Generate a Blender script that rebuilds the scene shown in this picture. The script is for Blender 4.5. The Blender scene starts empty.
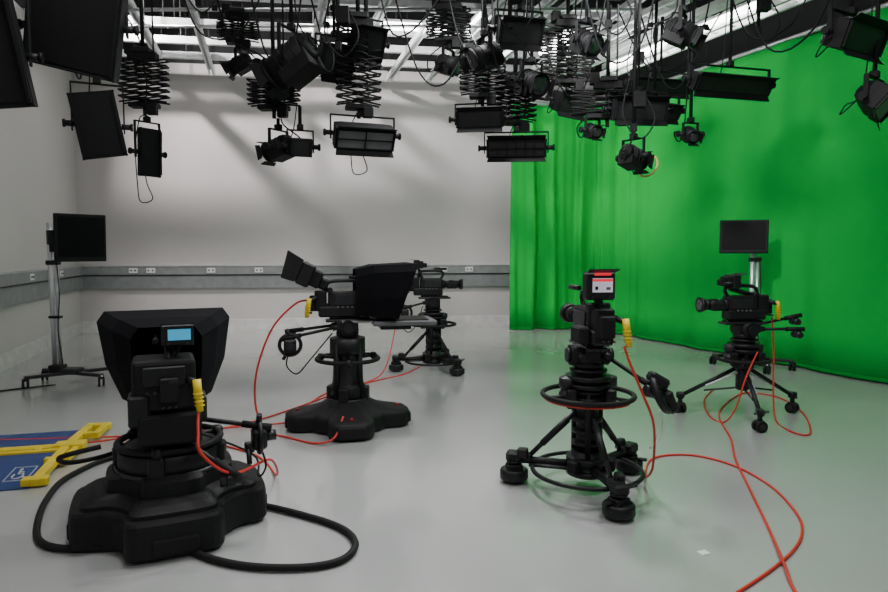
import bpy, bmesh, math, random
from mathutils import Vector, Matrix
random.seed(7)
V=Vector
SC=bpy.context.scene
COL=SC.collection
def RX(d): return Matrix.Rotation(math.radians(d),4,'X')
def RY(d): return Matrix.Rotation(math.radians(d),4,'Y')
def RZ(d): return Matrix.Rotation(math.radians(d),4,'Z')
def T(x,y,z): return Matrix.Translation((x,y,z))
I4=Matrix.Identity(4)

# ---------------------------------------------------------------- materials
def mat(name,col,rough=.5,metal=0.,var=.12,scale=8.,emit=0.,bump=0.,bscale=60.,spec=.5,ecol=None):
    m=bpy.data.materials.new(name); m.use_nodes=True
    nt=m.node_tree; p=nt.nodes['Principled BSDF']
    tc=nt.nodes.new('ShaderNodeTexCoord')
    n=nt.nodes.new('ShaderNodeTexNoise'); n.inputs['Scale'].default_value=scale; n.inputs['Detail'].default_value=4
    nt.links.new(tc.outputs['Object'],n.inputs['Vector'])
    r=nt.nodes.new('ShaderNodeValToRGB')
    r.color_ramp.elements[0].position=.3; r.color_ramp.elements[1].position=.7
    r.color_ramp.elements[0].color=(*[c*(1-var) for c in col],1)
    r.color_ramp.elements[1].color=(*[min(1,c*(1+var)) for c in col],1)
    nt.links.new(n.outputs['Fac'],r.inputs['Fac']); nt.links.new(r.outputs['Color'],p.inputs['Base Color'])
    p.inputs['Roughness'].default_value=rough; p.inputs['Metallic'].default_value=metal
    p.inputs['Specular IOR Level'].default_value=spec
    if emit>0:
        p.inputs['Emission Color'].default_value=(*(ecol or col),1); p.inputs['Emission Strength'].default_value=emit
    if bump>0:
        n2=nt.nodes.new('ShaderNodeTexNoise'); n2.inputs['Scale'].default_value=bscale
        nt.links.new(tc.outputs['Object'],n2.inputs['Vector'])
        b=nt.nodes.new('ShaderNodeBump'); b.inputs['Strength'].default_value=bump; b.inputs['Distance'].default_value=.01
        nt.links.new(n2.outputs['Fac'],b.inputs['Height']); nt.links.new(b.outputs['Normal'],p.inputs['Normal'])
    return m
BLK=mat('black_plastic',(.010,.010,.012),.45,bump=.15,spec=.35)
BLK2=mat('black_housing',(.008,.008,.009),.6,spec=.3)
LBLK=mat('black_lamp_paint',(.006,.006,.007),.65,spec=.22)
LDK=mat('dark_lamp_metal',(.02,.02,.022),.5,.3,spec=.3)
RUB=mat('black_rubber',(.010,.010,.010),.7,spec=.3)
CLOTH=mat('black_cloth',(.008,.008,.010),.9,spec=.1,bump=.3,bscale=200)
DKM=mat('dark_metal',(.035,.035,.04),.38,.5)
GRYP=mat('grey_plastic',(.13,.13,.14),.5)
SIL=mat('brushed_aluminium',(.62,.63,.65),.35,.7)
STEEL=mat('galvanised_steel',(.75,.76,.77),.45,.1)
RED=mat('red_cable_jacket',(.60,.03,.02),.45)
REDP=mat('red_plastic',(.35,.01,.01),.5)
TALLY=mat('red_tally',(.8,.02,.04),.4,emit=.9)
YEL=mat('yellow_connector',(.85,.62,.02),.45)
YELP=mat('yellow_paint',(.72,.54,.02),.5,bump=.2)
BLUEP=mat('blue_paint',(.018,.045,.17),.55,bump=.3)
WHT=mat('white_paint',(.8,.8,.8),.5)
SYM=mat('worn_white_marking',(.45,.47,.52),.6)
CYAN=mat('blue_screen',(.02,.15,.28),.3,emit=.8,ecol=(.05,.36,.6))
SCRW=mat('pale_screen',(.5,.5,.56),.3,emit=.5,ecol=(.65,.6,.72))
SCRD=mat('dark_screen',(.006,.006,.007),.45,spec=.12)
GLS=mat('lens_glass',(.03,.03,.035),.08,.0,spec=.8)
FLU=mat('fluorescent_tube',(1,1,1),.4,emit=12.,ecol=(1,1,.98))
TAN=mat('gel_frame',(.5,.36,.1),.4)

# ---------------------------------------------------------------- mesh builder
class MB:
    def __init__(s,M=None):
        s.v=[];s.f=[];s.m=[];s.s=[];s.mats=[];s.M=M or I4
    def mi(s,m):
        if m not in s.mats: s.mats.append(m)
        return s.mats.index(m)
    def add(s,vs,fs,mat,smooth=False,M=None):
        X=s.M@M if M is not None else s.M
        o=len(s.v); s.v+=[X@V(p) for p in vs]
        i=s.mi(mat)
        for k,f in enumerate(fs):
            s.f.append([o+a for a in f]); s.m.append(i)
            s.s.append(smooth[k] if isinstance(smooth,list) else smooth)
    def box(s,c,sz,mat,M=None,bev=.006,seg=1):
        bm=bmesh.new(); bmesh.ops.create_cube(bm,size=1)
        for v in bm.verts: v.co=V((v.co.x*sz[0],v.co.y*sz[1],v.co.z*sz[2]))
        b=min(bev,min(sz)*.45)
        if b>0: bmesh.ops.bevel(bm,geom=list(bm.edges),offset=b,segments=seg,profile=.5,affect='EDGES')
        bm.verts.index_update()
        vs=[v.co.copy() for v in bm.verts]; fs=[[v.index for v in f.verts] for f in bm.faces]; bm.free()
        X=T(*c) if M is None else T(*c)@M
        s.add(vs,fs,mat,False,X)
    def cyl(s,p0,p1,r0,mat,r1=None,seg=16,M=None,caps=True):
        r1=r0 if r1 is None else r1
        p0=V(p0);p1=V(p1);d=(p1-p0)
        if d.length<1e-6:return
        q=d.to_track_quat('Z','Y'); vs=[]
        for p,r in((p0,r0),(p1,r1)):
            for i in range(seg):
                a=2*math.pi*i/seg; vs.append(p+q@V((r*math.cos(a),r*math.sin(a),0)))
        fs=[[i,(i+1)%seg,seg+(i+1)%seg,seg+i] for i in range(seg)]; sm=[seg>6]*seg
        if caps:
            fs+=[list(range(seg))[::-1],list(range(seg,2*seg))]; sm+=[False,False]
        s.add(vs,fs,mat,sm,M)
    def stack(s,prof,mat,c=(0,0),seg=24,M=None):
        vs=[];fs=[]
        for r,z in prof:
            for i in range(seg):
                a=2*math.pi*i/seg; vs.append((c[0]+r*math.cos(a),c[1]+r*math.sin(a),z))
        sm=[]
        for k in range(len(prof)-1):
            for i in range(seg):
                j=(i+1)%seg; fs.append([k*seg+i,k*seg+j,(k+1)*seg+j,(k+1)*seg+i]); sm.append(abs(prof[k][1]-prof[k+1][1])>1e-4 and abs(prof[k][0]-prof[k+1][0])<.02)
        fs.append(list(range(seg))[::-1]); n=(len(prof)-1)*seg; fs.append(list(range(n,n+seg))); sm+=[False,False]
        s.add(vs,fs,mat,sm,M)
    def torus(s,c,R,r,mat,M=None,seg=40,rs=8,a0=0,a1=360):
        full=abs(a1-a0)>=359.9
        n=seg if full else seg+1
        vs=[];fs=[]
        for i in range(n):
            a=math.radians(a0+(a1-a0)*i/seg)
            for j in range(rs):
                b=2*math.pi*j/rs; vs.append(((R+r*math.cos(b))*math.cos(a),(R+r*math.cos(b))*math.sin(a),r*math.sin(b)))
        for i in range(seg):
            k=(i+1)%n
            for j in range(rs):
                fs.append([i*rs+j,k*rs+j,k*rs+(j+1)%rs,i*rs+(j+1)%rs])
        X=T(*c) if M is None else T(*c)@M
        s.add(vs,fs,mat,True,X)
    def tube(s,pts,r,mat,seg=8,sub=6,M=None):
        P=[V(p) for p in pts]
        if sub>1 and len(P)>2:
            Q=[];n=len(P)
            for i in range(n-1):
                a=P[max(i-1,0)];b=P[i];c=P[i+1];d=P[min(i+2,n-1)]
                for k in range(sub):
                    t=k/sub
                    Q.append(.5*((2*b)+(c-a)*t+(2*a-5*b+4*c-d)*t*t+(3*b-a-3*c+d)*t**3))
            Q.append(P[-1]); P=Q
        vs=[];fs=[];up=V((0,0,1)); prev=None
        for i,p in enumerate(P):
            d=(P[min(i+1,len(P)-1)]-P[max(i-1,0)]).normalized()
            if prev is None:
                x=d.cross(up)
                if x.length<.01:x=d.cross(V((1,0,0)))
            else:
                x=prev-d*prev.dot(d)
            x.normalize(); prev=x; y=d.cross(x)
            for j in range(seg):
                a=2*math.pi*j/seg; vs.append(p+x*r*math.cos(a)+y*r*math.sin(a))
        n=len(P)
        for i in range(n-1):
            for j in range(seg):
                fs.append([i*seg+j,i*seg+(j+1)%seg,(i+1)*seg+(j+1)%seg,(i+1)*seg+j])
        sm=[True]*len(fs); fs+=[list(range(seg)),list(range((n-1)*seg,n*seg))[::-1]]; sm+=[False,False]
        s.add(vs,fs,mat,sm,M)
    def loft(s,rings,mat,caps=(True,True),smooth=False,M=None,closed=True):
        n=len(rings[0]); vs=[p for r in rings for p in r]; fs=[]
        for k in range(len(rings)-1):
            for i in range(n if closed else n-1):
                j=(i+1)%n; fs.append([k*n+i,k*n+j,(k+1)*n+j,(k+1)*n+i])
        sm=[smooth]*len(fs)
        if caps[0]: fs.append(list(range(n))[::-1]); sm.append(False)
        if caps[1]: fs.append([(len(rings)-1)*n+i for i in range(n)]); sm.append(False)
        s.add(vs,fs,mat,sm,M)
    def plate(s,q,th,mat,M=None):
        q=[V(p) for p in q]; n=(q[1]-q[0]).cross(q[2]-q[0]).normalized()*th/2
        s.loft([[p-n for p in q],[p+n for p in q]],mat,M=M)
    def sph(s,c,r,mat,seg=16,sc=(1,1,1),M=None):
        vs=[];fs=[];rn=seg//2
        for k in range(1,rn):
            b=math.pi*k/rn
            for i in range(seg):
                a=2*math.pi*i/seg; vs.append((r*math.sin(b)*math.cos(a)*sc[0]+c[0],r*math.sin(b)*math.sin(a)*sc[1]+c[1],r*math.cos(b)*sc[2]+c[2]))
        for k in range(rn-2):
            for i in range(seg):
                j=(i+1)%seg; fs.append([k*seg+i,(k+1)*seg+i,(k+1)*seg+j,k*seg+j])
        fs.append(list(range(seg))); fs.append(list(range((rn-2)*seg,(rn-1)*seg))[::-1])
        s.add(vs,fs,mat,True,M)
    def obj(s,name,parent=None,label=None,loc=(0,0,0),**kw):
        me=bpy.data.meshes.new(name); me.from_pydata([tuple(v) for v in s.v],[],s.f)
        for m in s.mats: me.materials.append(m)
        me.polygons.foreach_set('material_index',s.m); me.polygons.foreach_set('use_smooth',s.s)
        bm=bmesh.new(); bm.from_mesh(me); bmesh.ops.recalc_face_normals(bm,faces=bm.faces); bm.to_mesh(me); bm.free()
        me.update()
        o=bpy.data.objects.new(name,me); COL.objects.link(o); o.location=loc
        if parent: o.parent=parent
        if label:o['label']=label
        for k,v in kw.items(): o[k]=v
        return o
def thing(name,label,cat,loc,group=None):
    e=bpy.data.objects.new(name,None); e.empty_display_size=.2; COL.objects.link(e); e.location=loc
    e['label']=label; e['category']=cat
    if group: e['group']=group
    return e

# ---------------------------------------------------------------- room shell
def wall_mat(zblack,nm):
    m=bpy.data.materials.new(nm); m.use_nodes=True; nt=m.node_tree; p=nt.nodes['Principled BSDF']
    g=nt.nodes.new('ShaderNodeNewGeometry'); sx=nt.nodes.new('ShaderNodeSeparateXYZ'); nt.links.new(g.outputs['Position'],sx.inputs[0])
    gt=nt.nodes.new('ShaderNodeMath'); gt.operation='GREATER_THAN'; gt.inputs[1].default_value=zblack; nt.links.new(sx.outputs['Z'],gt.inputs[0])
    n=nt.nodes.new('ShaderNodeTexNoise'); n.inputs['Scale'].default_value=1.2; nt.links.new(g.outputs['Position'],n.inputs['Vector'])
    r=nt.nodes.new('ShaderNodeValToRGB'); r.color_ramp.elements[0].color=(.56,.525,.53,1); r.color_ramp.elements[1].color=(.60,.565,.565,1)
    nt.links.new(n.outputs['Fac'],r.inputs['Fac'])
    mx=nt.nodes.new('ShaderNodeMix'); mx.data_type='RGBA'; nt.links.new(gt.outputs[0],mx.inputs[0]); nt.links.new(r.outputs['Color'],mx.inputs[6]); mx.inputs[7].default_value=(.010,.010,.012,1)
    nt.links.new(mx.outputs[2],p.inputs['Base Color']); p.inputs['Roughness'].default_value=.8
    return m
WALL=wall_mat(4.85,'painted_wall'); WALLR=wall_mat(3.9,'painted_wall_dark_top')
def floor_mat():
    m=bpy.data.materials.new('resin_floor'); m.use_nodes=True; nt=m.node_tree; p=nt.nodes['Principled BSDF']
    g=nt.nodes.new('ShaderNodeNewGeometry')
    n=nt.nodes.new('ShaderNodeTexNoise'); n.inputs['Scale'].default_value=.9; n.inputs['Detail'].default_value=5; nt.links.new(g.outputs['Position'],n.inputs['Vector'])
    r=nt.nodes.new('ShaderNodeValToRGB'); r.color_ramp.elements[0].color=(.38,.392,.385,1); r.color_ramp.elements[1].color=(.44,.45,.44,1)
    nt.links.new(n.outputs['Fac'],r.inputs['Fac']); nt.links.new(r.outputs['Color'],p.inputs['Base Color'])
    r2=nt.nodes.new('ShaderNodeMapRange'); r2.inputs['To Min'].default_value=.14; r2.inputs['To Max'].default_value=.26
    nt.links.new(n.outputs['Fac'],r2.inputs['Value']); nt.links.new(r2.outputs[0],p.inputs['Roughness'])
    p.inputs['Specular IOR Level'].default_value=.9
    p.inputs['Coat Weight'].default_value=.6; p.inputs['Coat Roughness'].default_value=.1
    n3=nt.nodes.new('ShaderNodeTexNoise'); n3.inputs['Scale'].default_value=1.8; nt.links.new(g.outputs['Position'],n3.inputs['Vector'])
    b=nt.nodes.new('ShaderNodeBump'); b.inputs['Strength'].default_value=.06; b.inputs['Distance'].default_value=.02
    nt.links.new(n3.outputs['Fac'],b.inputs['Height']); nt.links.new(b.outputs['Normal'],p.inputs['Normal'])
    return m
FLOOR=floor_mat()
CEIL=mat('black_ceiling',(.010,.010,.012),.9)
TRUNK=mat('grey_trunking',(.25,.265,.27),.45,.2)
SKIRT=mat('skirting_paint',(.66,.64,.64),.6)
H=5.7
BLc=V((-6.56,11.52,0)); FLc=V((-2.60,-2.0,0)); FRc=V((9.25,-2.0,0)); BRc=V((3.22,12.86,0))
def wall(name,a,b,th=.15,mt=None):
    d=(b-a).normalized(); n=V((d.y,-d.x,0)) 
    mid=V((1,5,0)); 
    if (mid-a).dot(n)>0:n=-n
    mb=MB(); q=[a,b,b+n*th,a+n*th]
    mb.loft([[p for p in q],[p+V((0,0,H)) for p in q]],mt or WALL)
    return mb.obj(name,kind='structure')
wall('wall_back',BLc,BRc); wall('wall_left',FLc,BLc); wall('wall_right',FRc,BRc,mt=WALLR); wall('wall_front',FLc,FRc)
mb=MB(); q=[FLc+V((-.3,-.2,0)),FRc+V((.3,-.2,0)),BRc+V((.3,.3,0)),BLc+V((-.3,.3,0))]
mb.loft([[p-V((0,0,.1)) for p in q],q],FLOOR); mb.obj('floor',kind='structure')
mb=MB(); mb.loft([[p+V((0,0,H)) for p in q],[p+V((0,0,H+.1)) for p in q]],CEIL); mb.obj('ceiling',kind='structure')
def strip(name,a,b,mt):
    d=(b-a).normalized(); n=V((d.y,-d.x,0))
    if (V((1,5,0))-a).dot(n)<0:n=-n
    mb=MB()
    for (za,zb,dd,m_) in mt:
        mb.loft([[p+V((0,0,za)) for p in (a,b,b+n*dd,a+n*dd)],[p+V((0,0,zb)) for p in (a,b,b+n*dd,a+n*dd)]],m_)
    return mb.obj(name,kind='structure')
sk=[(0,.2,.02,SKIRT),(.2,.215,.012,SKIRT)]
strip('baseboard_back',BLc,BRc,sk); strip('baseboard_left',FLc,BLc,sk)
TR2=mat('grey_trunking_lid',(.31,.32,.325),.4,.3)
tk=[(.80,1.03,.07,TRUNK),(1.035,1.05,.085,DKM),(1.055,1.2,.09,TR2),(1.2,1.215,.1,SIL)]
strip('trim_1',BLc,BRc,tk); strip('trim_2',FLc,BLc,tk)
bd=(BRc-BLc).normalized(); bn=V((bd.y,-bd.x,0)); bang=math.degrees(math.atan2(bd.y,bd.x))
for k,u in enumerate([.95,1.25,2.3,3.15,3.75,5.2,5.6,6.6,7.1]):
    p=BLc+bd*u+bn*.1
    e=MB(RZ(bang)); e.box((0,0,0),(.15,.018,.09),WHT); e.box((-.035,-.012,0),(.03,.01,.03),GRYP,bev=.002); e.box((.035,-.012,0),(.03,.01,.03),REDP if k==5 else GRYP,bev=.002)
    e.obj('wall_socket',label='white twin electrical socket plate on grey wall trunking',category='socket',group='sockets on the wall trunking',loc=(p.x,p.y,1.13))
ld=(BLc-FLc).normalized(); ln=V((ld.y,-ld.x,0)); lang=math.degrees(math.atan2(ld.y,ld.x))
for u in [9.6,11.2,12.6]:
    p=FLc+ld*u+ln*.1
    e=MB(RZ(lang)); e.box((0,0,0),(.15,.018,.09),WHT); e.box((-.035,-.012,0),(.03,.01,.03),GRYP,bev=.002); e.box((.035,-.012,0),(.03,.01,.03),GRYP,bev=.002)
    e.obj('wall_socket',label='white twin electrical socket plate on grey wall trunking',category='socket',group='sockets on the wall trunking',loc=(p.x,p.y,1.13))

# ---------------------------------------------------------------- green curtain
def green_mat():
    m=bpy.data.materials.new('chroma_green_fabric'); m.use_nodes=True; nt=m.node_tree; p=nt.nodes['Principled BSDF']
    g=nt.nodes.new('ShaderNodeNewGeometry')
    n=nt.nodes.new('ShaderNodeTexNoise'); n.inputs['Scale'].default_value=.8; nt.links.new(g.outputs['Position'],n.inputs['Vector'])
    r=nt.nodes.new('ShaderNodeValToRGB'); r.color_ramp.elements[0].color=(.002,.40,.055,1); r.color_ramp.elements[1].color=(.003,.46,.068,1)
    nt.links.new(n.outputs['Fac'],r.inputs['Fac']); nt.links.new(r.outputs['Color'],p.inputs['Base Color']); p.inputs['Roughness'].default_value=.9; p.inputs['Specular IOR Level'].default_value=.05
    return m
GREEN=green_mat()
HEM=mat('green_hem',(.002,.22,.03),.9,spec=.05)
ctrl=[V((1.25,11.75,0)),V((1.9,11.95,0)),V((2.5,11.95,0)),V((2.95,11.6,0)),V((3.35,10.75,0)),V((4.93,7.0,0)),V((6.4,3.5,0)),V((7.3,1.4,0))]
def cr(P,sub):
    Q=[];n=len(P)
    for i in range(n-1):
        a=P[max(i-1,0)];b=P[i];c=P[i+1];d=P[min(i+2,n-1)]
        for k in range(sub):
            t=k/sub; Q.append(.5*((2*b)+(c-a)*t+(2*a-5*b+4*c-d)*t*t+(3*b-a-3*c+d)*t**3))
    Q.append(P[-1]);return Q
path=cr(ctrl,30)
def resample(P,ds):
    out=[P[0]];acc=0
    for i in range(len(P)-1):
        seg=(P[i+1]-P[i]).length
        while acc+seg>=ds*(len(out)):
            t=(ds*len(out)-acc)/seg; out.append(P[i].lerp(P[i+1],t))
        acc+=seg
    return out
CP=resample(path,.02)
mb=MB(); rows=[.015,.06,.5,1.0,1.6,2.2,2.8,3.4,3.95,4.14]; vs=[];cols=len(CP); offs=[]
for i,p in enumerate(CP):
    d=(CP[min(i+1,cols-1)]-CP[max(i-1,0)]).normalized(); offs.append((p,V((-d.y,d.x,0)),i*.02))
def fold(s,z):
    sm=lambda a,b,x: max(0,min(1,(x-a)/(b-a)))
    A=1-sm(1.7,3.0,s)
    q=s+.05*math.sin(s*3.1+1)+.02*math.sin(z*1.7+s*4)
    strong=.06*math.sin(q*2*math.pi/.47)+.04*math.sin(q*2*math.pi/.29+1.3)+.016*math.sin(q*2*math.pi/.17+.6*z)
    soft=.03*math.sin(q*2*math.pi/1.1+.3*math.sin(z))+.016*math.sin(q*2*math.pi/.62+.5)
    return A*strong*(1 if z<3.8 else .6)*(1.1-.1*z/4)+soft
for z in rows:
    for (p,n,s) in offs: vs.append(p+n*fold(s,z)+V((0,0,z)))
fs=[[r*cols+i,r*cols+i+1,(r+1)*cols+i+1,(r+1)*cols+i] for r in range(1,len(rows)-1) for i in range(cols-1)]
mb.add(vs,fs,GREEN,True)
mb.add(vs[:2*cols],[[i,i+1,cols+i+1,cols+i] for i in range(cols-1)],HEM,True)
cur=mb.obj('green_screen_curtain',label='bright chroma green floor-length studio curtain hung from a curved track',category='curtain')
m_=cur.modifiers.new('thick','SOLIDIFY'); m_.thickness=.006
mb=MB(); tp=[p+V((0,0,4.17)) for p in CP[::12]]
mb.tube(tp,.03,SIL,sub=1,seg=6)
for p in CP[::60]:
    mb.cyl(p+V((0,0,4.17)),p+V((0,0,H)),.01,LDK,seg=6)
mb.obj('curtain_track',label='curved silver metal curtain track carrying the green cloth',category='curtain track')

# ---------------------------------------------------------------- ceiling grid
Ld=V((-.267,.9636,0)); Wd=V((.9907,.136,0)); Wu=V((.9636,.267,0))
def uv(u,v,z): return Wu*u+Ld*v+V((0,0,z))
def channel(a,b,w,h,mt):
    m=MB(); d=(b-a); L=d.length; q=d.to_track_quat('Y','Z').to_matrix().to_4x4(); X=T(*a)@q
    for (cx,cz,sx,sz) in ((0,h/2,w,.008),(-w/2,0,.008,h),(w/2,0,.008,h),(-w/2+.012,-h/2,.03,.008),(w/2-.012,-h/2,.03,.008)):
        vs=[];
        for yy in(0,L):
            for (i,j) in((-1,-1),(1,-1),(1,1),(-1,1)): vs.append((cx+i*sx/2,yy,cz+j*sz/2))
        m.add(vs,[[0,1,2,3],[7,6,5,4],[0,4,5,1],[1,5,6,2],[2,6,7,3],[3,7,4,0]],mt,False,X)
    for k in range(int(L/1.6)+1):
        y=.3+k*1.6
        if y<L:
            p=X@V((0,y,h/2)); m.cyl(p,(p.x,p.y,H),.008,LDK,seg=6)
    return m
g='ceiling rails of the lighting grid'
for u,vm in((-2.5,12.2),(-1.6,12.2),(-.86,12.1),(.75,11.9),(1.5,11.9),(2.2,11.8),(2.9,11.6),(3.46,11.4),(3.75,11.4),(4.5,11.0),(5.05,10.6),(5.6,10.0)):
    a=uv(u,.2,4.6); b=uv(u,vm,4.6)
    channel(a,b,.09,.08,STEEL).obj('ceiling_rail',label='long galvanised steel channel rail of the studio lighting grid',category='ceiling rail',group=g)
g='cross beams of the lighting grid'
for k,v in enumerate((3.0,5.2,7.4,8.8,9.9,10.7,11.5)):
    t=(BLc+bn*(12.2-v)); a=V((t.x,t.y,4.78))
    a.x=(-5.47+(7.8-a.y)*.293)+.12
    L=8.8+ (12-v)*.25
    b=a+Wd*L
    rx=4.9+(7-b.y)*.4235
    if b.x>rx: b=a+Wd*((rx-a.x)/Wd.x)
    channel(a,b,.07,.1,STEEL).obj('cross_beam',label='pale steel cross beam spanning the studio ceiling',category='ceiling beam',group=g)
for k,(yy,x0,x1) in enumerate(((4.15,-4.1,5.7),(4.5,-4.2,5.6),(5.65,-4.5,5.1),(6.2,-4.7,4.9),(6.7,-4.9,4.7),(7.1,-5.0,4.5),(7.6,-5.1,4.3),(8.3,-5.3,4.0),(8.9,-5.4,3.7))):
    m=MB(); m.cyl((0,0,0),(x1-x0,0,0),.022,SIL if k>6 else LDK,seg=10)
    for j in range(6): m.box(((x1-x0)*(.1+.16*j),0,.015),(.07,.08,.07),LBLK)
    m.obj('lighting_bar',label='tubular lighting bar clamped below the ceiling rails',category='lighting bar',group='lighting bars of the grid',loc=(x0,yy,4.52))
WST=mat('white_steel',(.88,.88,.88),.4,.0)
rd=(V((4.93,7,0))-V((3.35,10.75,0))).normalized(); rn=V((-rd.y,rd.x,0)); 
if rn.x>0: rn=-rn
for off,z,w_ in((.34,4.38,.22),(.95,4.42,.14),(1.4,4.46,.2)):
    a=V((3.0,11.2,z))+rn*off; L=8.5
    m=MB(); 
    for o in(0,w_): m.box((0,0,0),(.045,L,.07),WST,T(*(a+rn*o+rd*(L/2)))@RZ(math.degrees(math.atan2(rd.y,rd.x))-90),bev=0)
    for k in range(int(L/.3)): m.cyl(a+rd*(.1+k*.3),a+rd*(.1+k*.3)+rn*w_,.014,WST,seg=6)
    for k in range(5):
        for o in (0,w_): m.cyl(a+rd*(.4+k*1.9)+rn*o,V((*(a+rd*(.4+k*1.9)+rn*o).xy,H)),.008,LDK,seg=6)
    m.obj('cable_ladder',label='silver ladder-shaped cable tray hanging beside the green curtain',category='cable tray',group='cable ladders')
def alongc(d,off,z): p=V((3.35,10.75,0))+rd*d+rn*off; return (p.x,p.y,113,1.25,z)
for (x,y,ang,L,zz) in((-1.35,9.25,8,.6,4.66),(-.50,9.35,8,1.1,4.66),(.48,9.2,105,1.0,4.66),(.9,10.1,105,1.0,4.66),(-4.6,10.1,8,.7,4.97),(1.75,10.0,105,1.2,4.66),alongc(.6,.72,4.42),alongc(2.2,.72,4.42),alongc(3.8,.72,4.42),(-3,8.2,8,1.4,5.3),(-.2,4.5,105,1.5,5.3),(-3,6,105,1.5,5.3),(2,2.5,105,1.5,5.3),(3.2,6.0,105,1.5,5.3)):
    e=thing('fluorescent_batten','white fluorescent batten lamp hung under the black ceiling','ceiling light',(x,y,zz),'fluorescent battens on the ceiling')
    m=MB(RZ(ang)); m.box((0,0,.055),(L,.18,.04),WHT); m.cyl((-L*.4,0,.07),(-L*.4,0,H-zz),.008,LDK,seg=6); m.cyl((L*.4,0,.07),(L*.4,0,H-zz),.008,LDK,seg=6); m.obj('housing',e)
    m=MB(RZ(ang)); 
    for yy in(-.05,.05): m.cyl((-L*.48,yy,0),(L*.48,yy,0),.036,FLU,seg=10)
    m.obj('tube',e)

# ---------------------------------------------------------------- lighting rig
GP='pantograph hangers on the lighting grid'
def pantograph(x,y,zt,zb,w,n,ang=10,label='black scissor pantograph hanger with coiled cable on ceiling rail'):
    ang=ang+random.uniform(-18,18)
    e=thing('pantograph_hanger',label,'light hanger',(x,y,zt),GP)
    m=MB(RZ(ang)); m.box((0,0,.04),(.3,.12,.08),LBLK); m.box((0,0,.1),(.18,.16,.05),LDK)
    m.cyl((0,0,.1),(0,0,4.56-zt),.022,LBLK,seg=8); m.cyl((.1,.03,.1),(.1,.03,4.55-zt),.01,LBLK,seg=6)
    m.box((0,0,max(.16,4.48-zt)),(.12,.12,.08),LDK); m.box((-.14,.02,.12),(.1,.1,.12),LBLK)
    m.obj('carriage',e)
    m=MB(RZ(ang)); h=(zt-zb)/n
    for pl in(-.05,.05):
        for k in range(n):
            z0=-k*h; z1=-(k+1)*h
            m.cyl((-w/2,pl,z0),(w/2,pl+.01,z1),.010,LBLK,seg=5); m.cyl((w/2,pl,z0),(-w/2,pl+.01,z1),.010,LBLK,seg=5)
            m.cyl((w/2,-.05,z0),(w/2,.05,z0),.012,LDK,seg=5); m.cyl((-w/2,-.05,z0),(-w/2,.05,z0),.012,LDK,seg=5)
            m.cyl((0,-.06,z0-h/2),(0,.06,z0-h/2),.014,LDK,seg=5)
    m.obj('scissor_arms',e)
    m=MB(RZ(ang)); pts=[]
    turns=int(n*1.2)
    for k in range(turns*8+1):
        a=k/8*2*math.pi; pts.append((.06*math.cos(a)+.02,.06*math.sin(a)-.13,-(zt-zb)*k/(turns*8)))
    m.tube(pts,.008,LBLK,sub=1,seg=5); m.obj('coiled_cable',e)
    m=MB(RZ(ang)); m.box((0,0,-(zt-zb)-.03),(w*.6,.14,.05),LBLK); m.cyl((0,0,-(zt-zb)-.05),(0,0,-(zt-zb)-.14),.02,LDK,seg=8); m.box((w*.2,-.05,-(zt-zb)-.09),(.1,.08,.1),LBLK); m.obj('spigot',e)
    return zb-.14
def droprod(x,y,zb,label='black vertical drop tube clamped to ceiling rail'):
    m=MB(); m.cyl((0,0,0),(0,0,4.55-zb),.02,LBLK,seg=8); m.box((0,0,4.5-zb),(.12,.1,.1),LDK); m.box((0,0,.02),(.06,.06,.08),LBLK); m.box((.05,0,.3),(.12,.09,.16),LBLK)
    m.tube([(.1,0,.36),(.2,-.05,.1),(.05,-.08,-.1),(-.12,-.03,.15),(-.03,0,.6)],.008,LBLK,seg=5)
    m.obj('drop_tube',label=label,category='hanging tube',group='drop tubes of the lighting grid',loc=(x,y,zb))
def yoke(e,yaw,hw,hh,hang):
    m=MB(RZ(yaw)); 
    for sg in(-1,1):
        m.box((sg*hw,0,hh/2-.03),(.012,.04,hh+.06),LBLK,bev=.003); m.cyl((sg*(hw-.02),0,0),(sg*(hw+.05),0,0),.025,LDK,seg=10); m.cyl((sg*(hw+.05),0,0),(sg*(hw+.07),0,0),.035,LBLK,seg=8)
    m.box((0,0,hh),(2*hw+.012,.04,.012),LBLK,bev=.003)
    m.cyl((0,0,hh),(0,0,max(hang,hh+.02)),.018,LBLK,seg=8); m.box((0,0,hh+.03),(.06,.07,.06),LBLK)
    m.obj('yoke',e)
def flap(m,w0,w1,y0,y1,r0,r1,rot,mt):
    m.plate([(-w0,y0,r0),(w0,y0,r0),(w1,y1,r1),(-w1,y1,r1)],.006,mt,M=RY(rot))
HG=4.53
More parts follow.
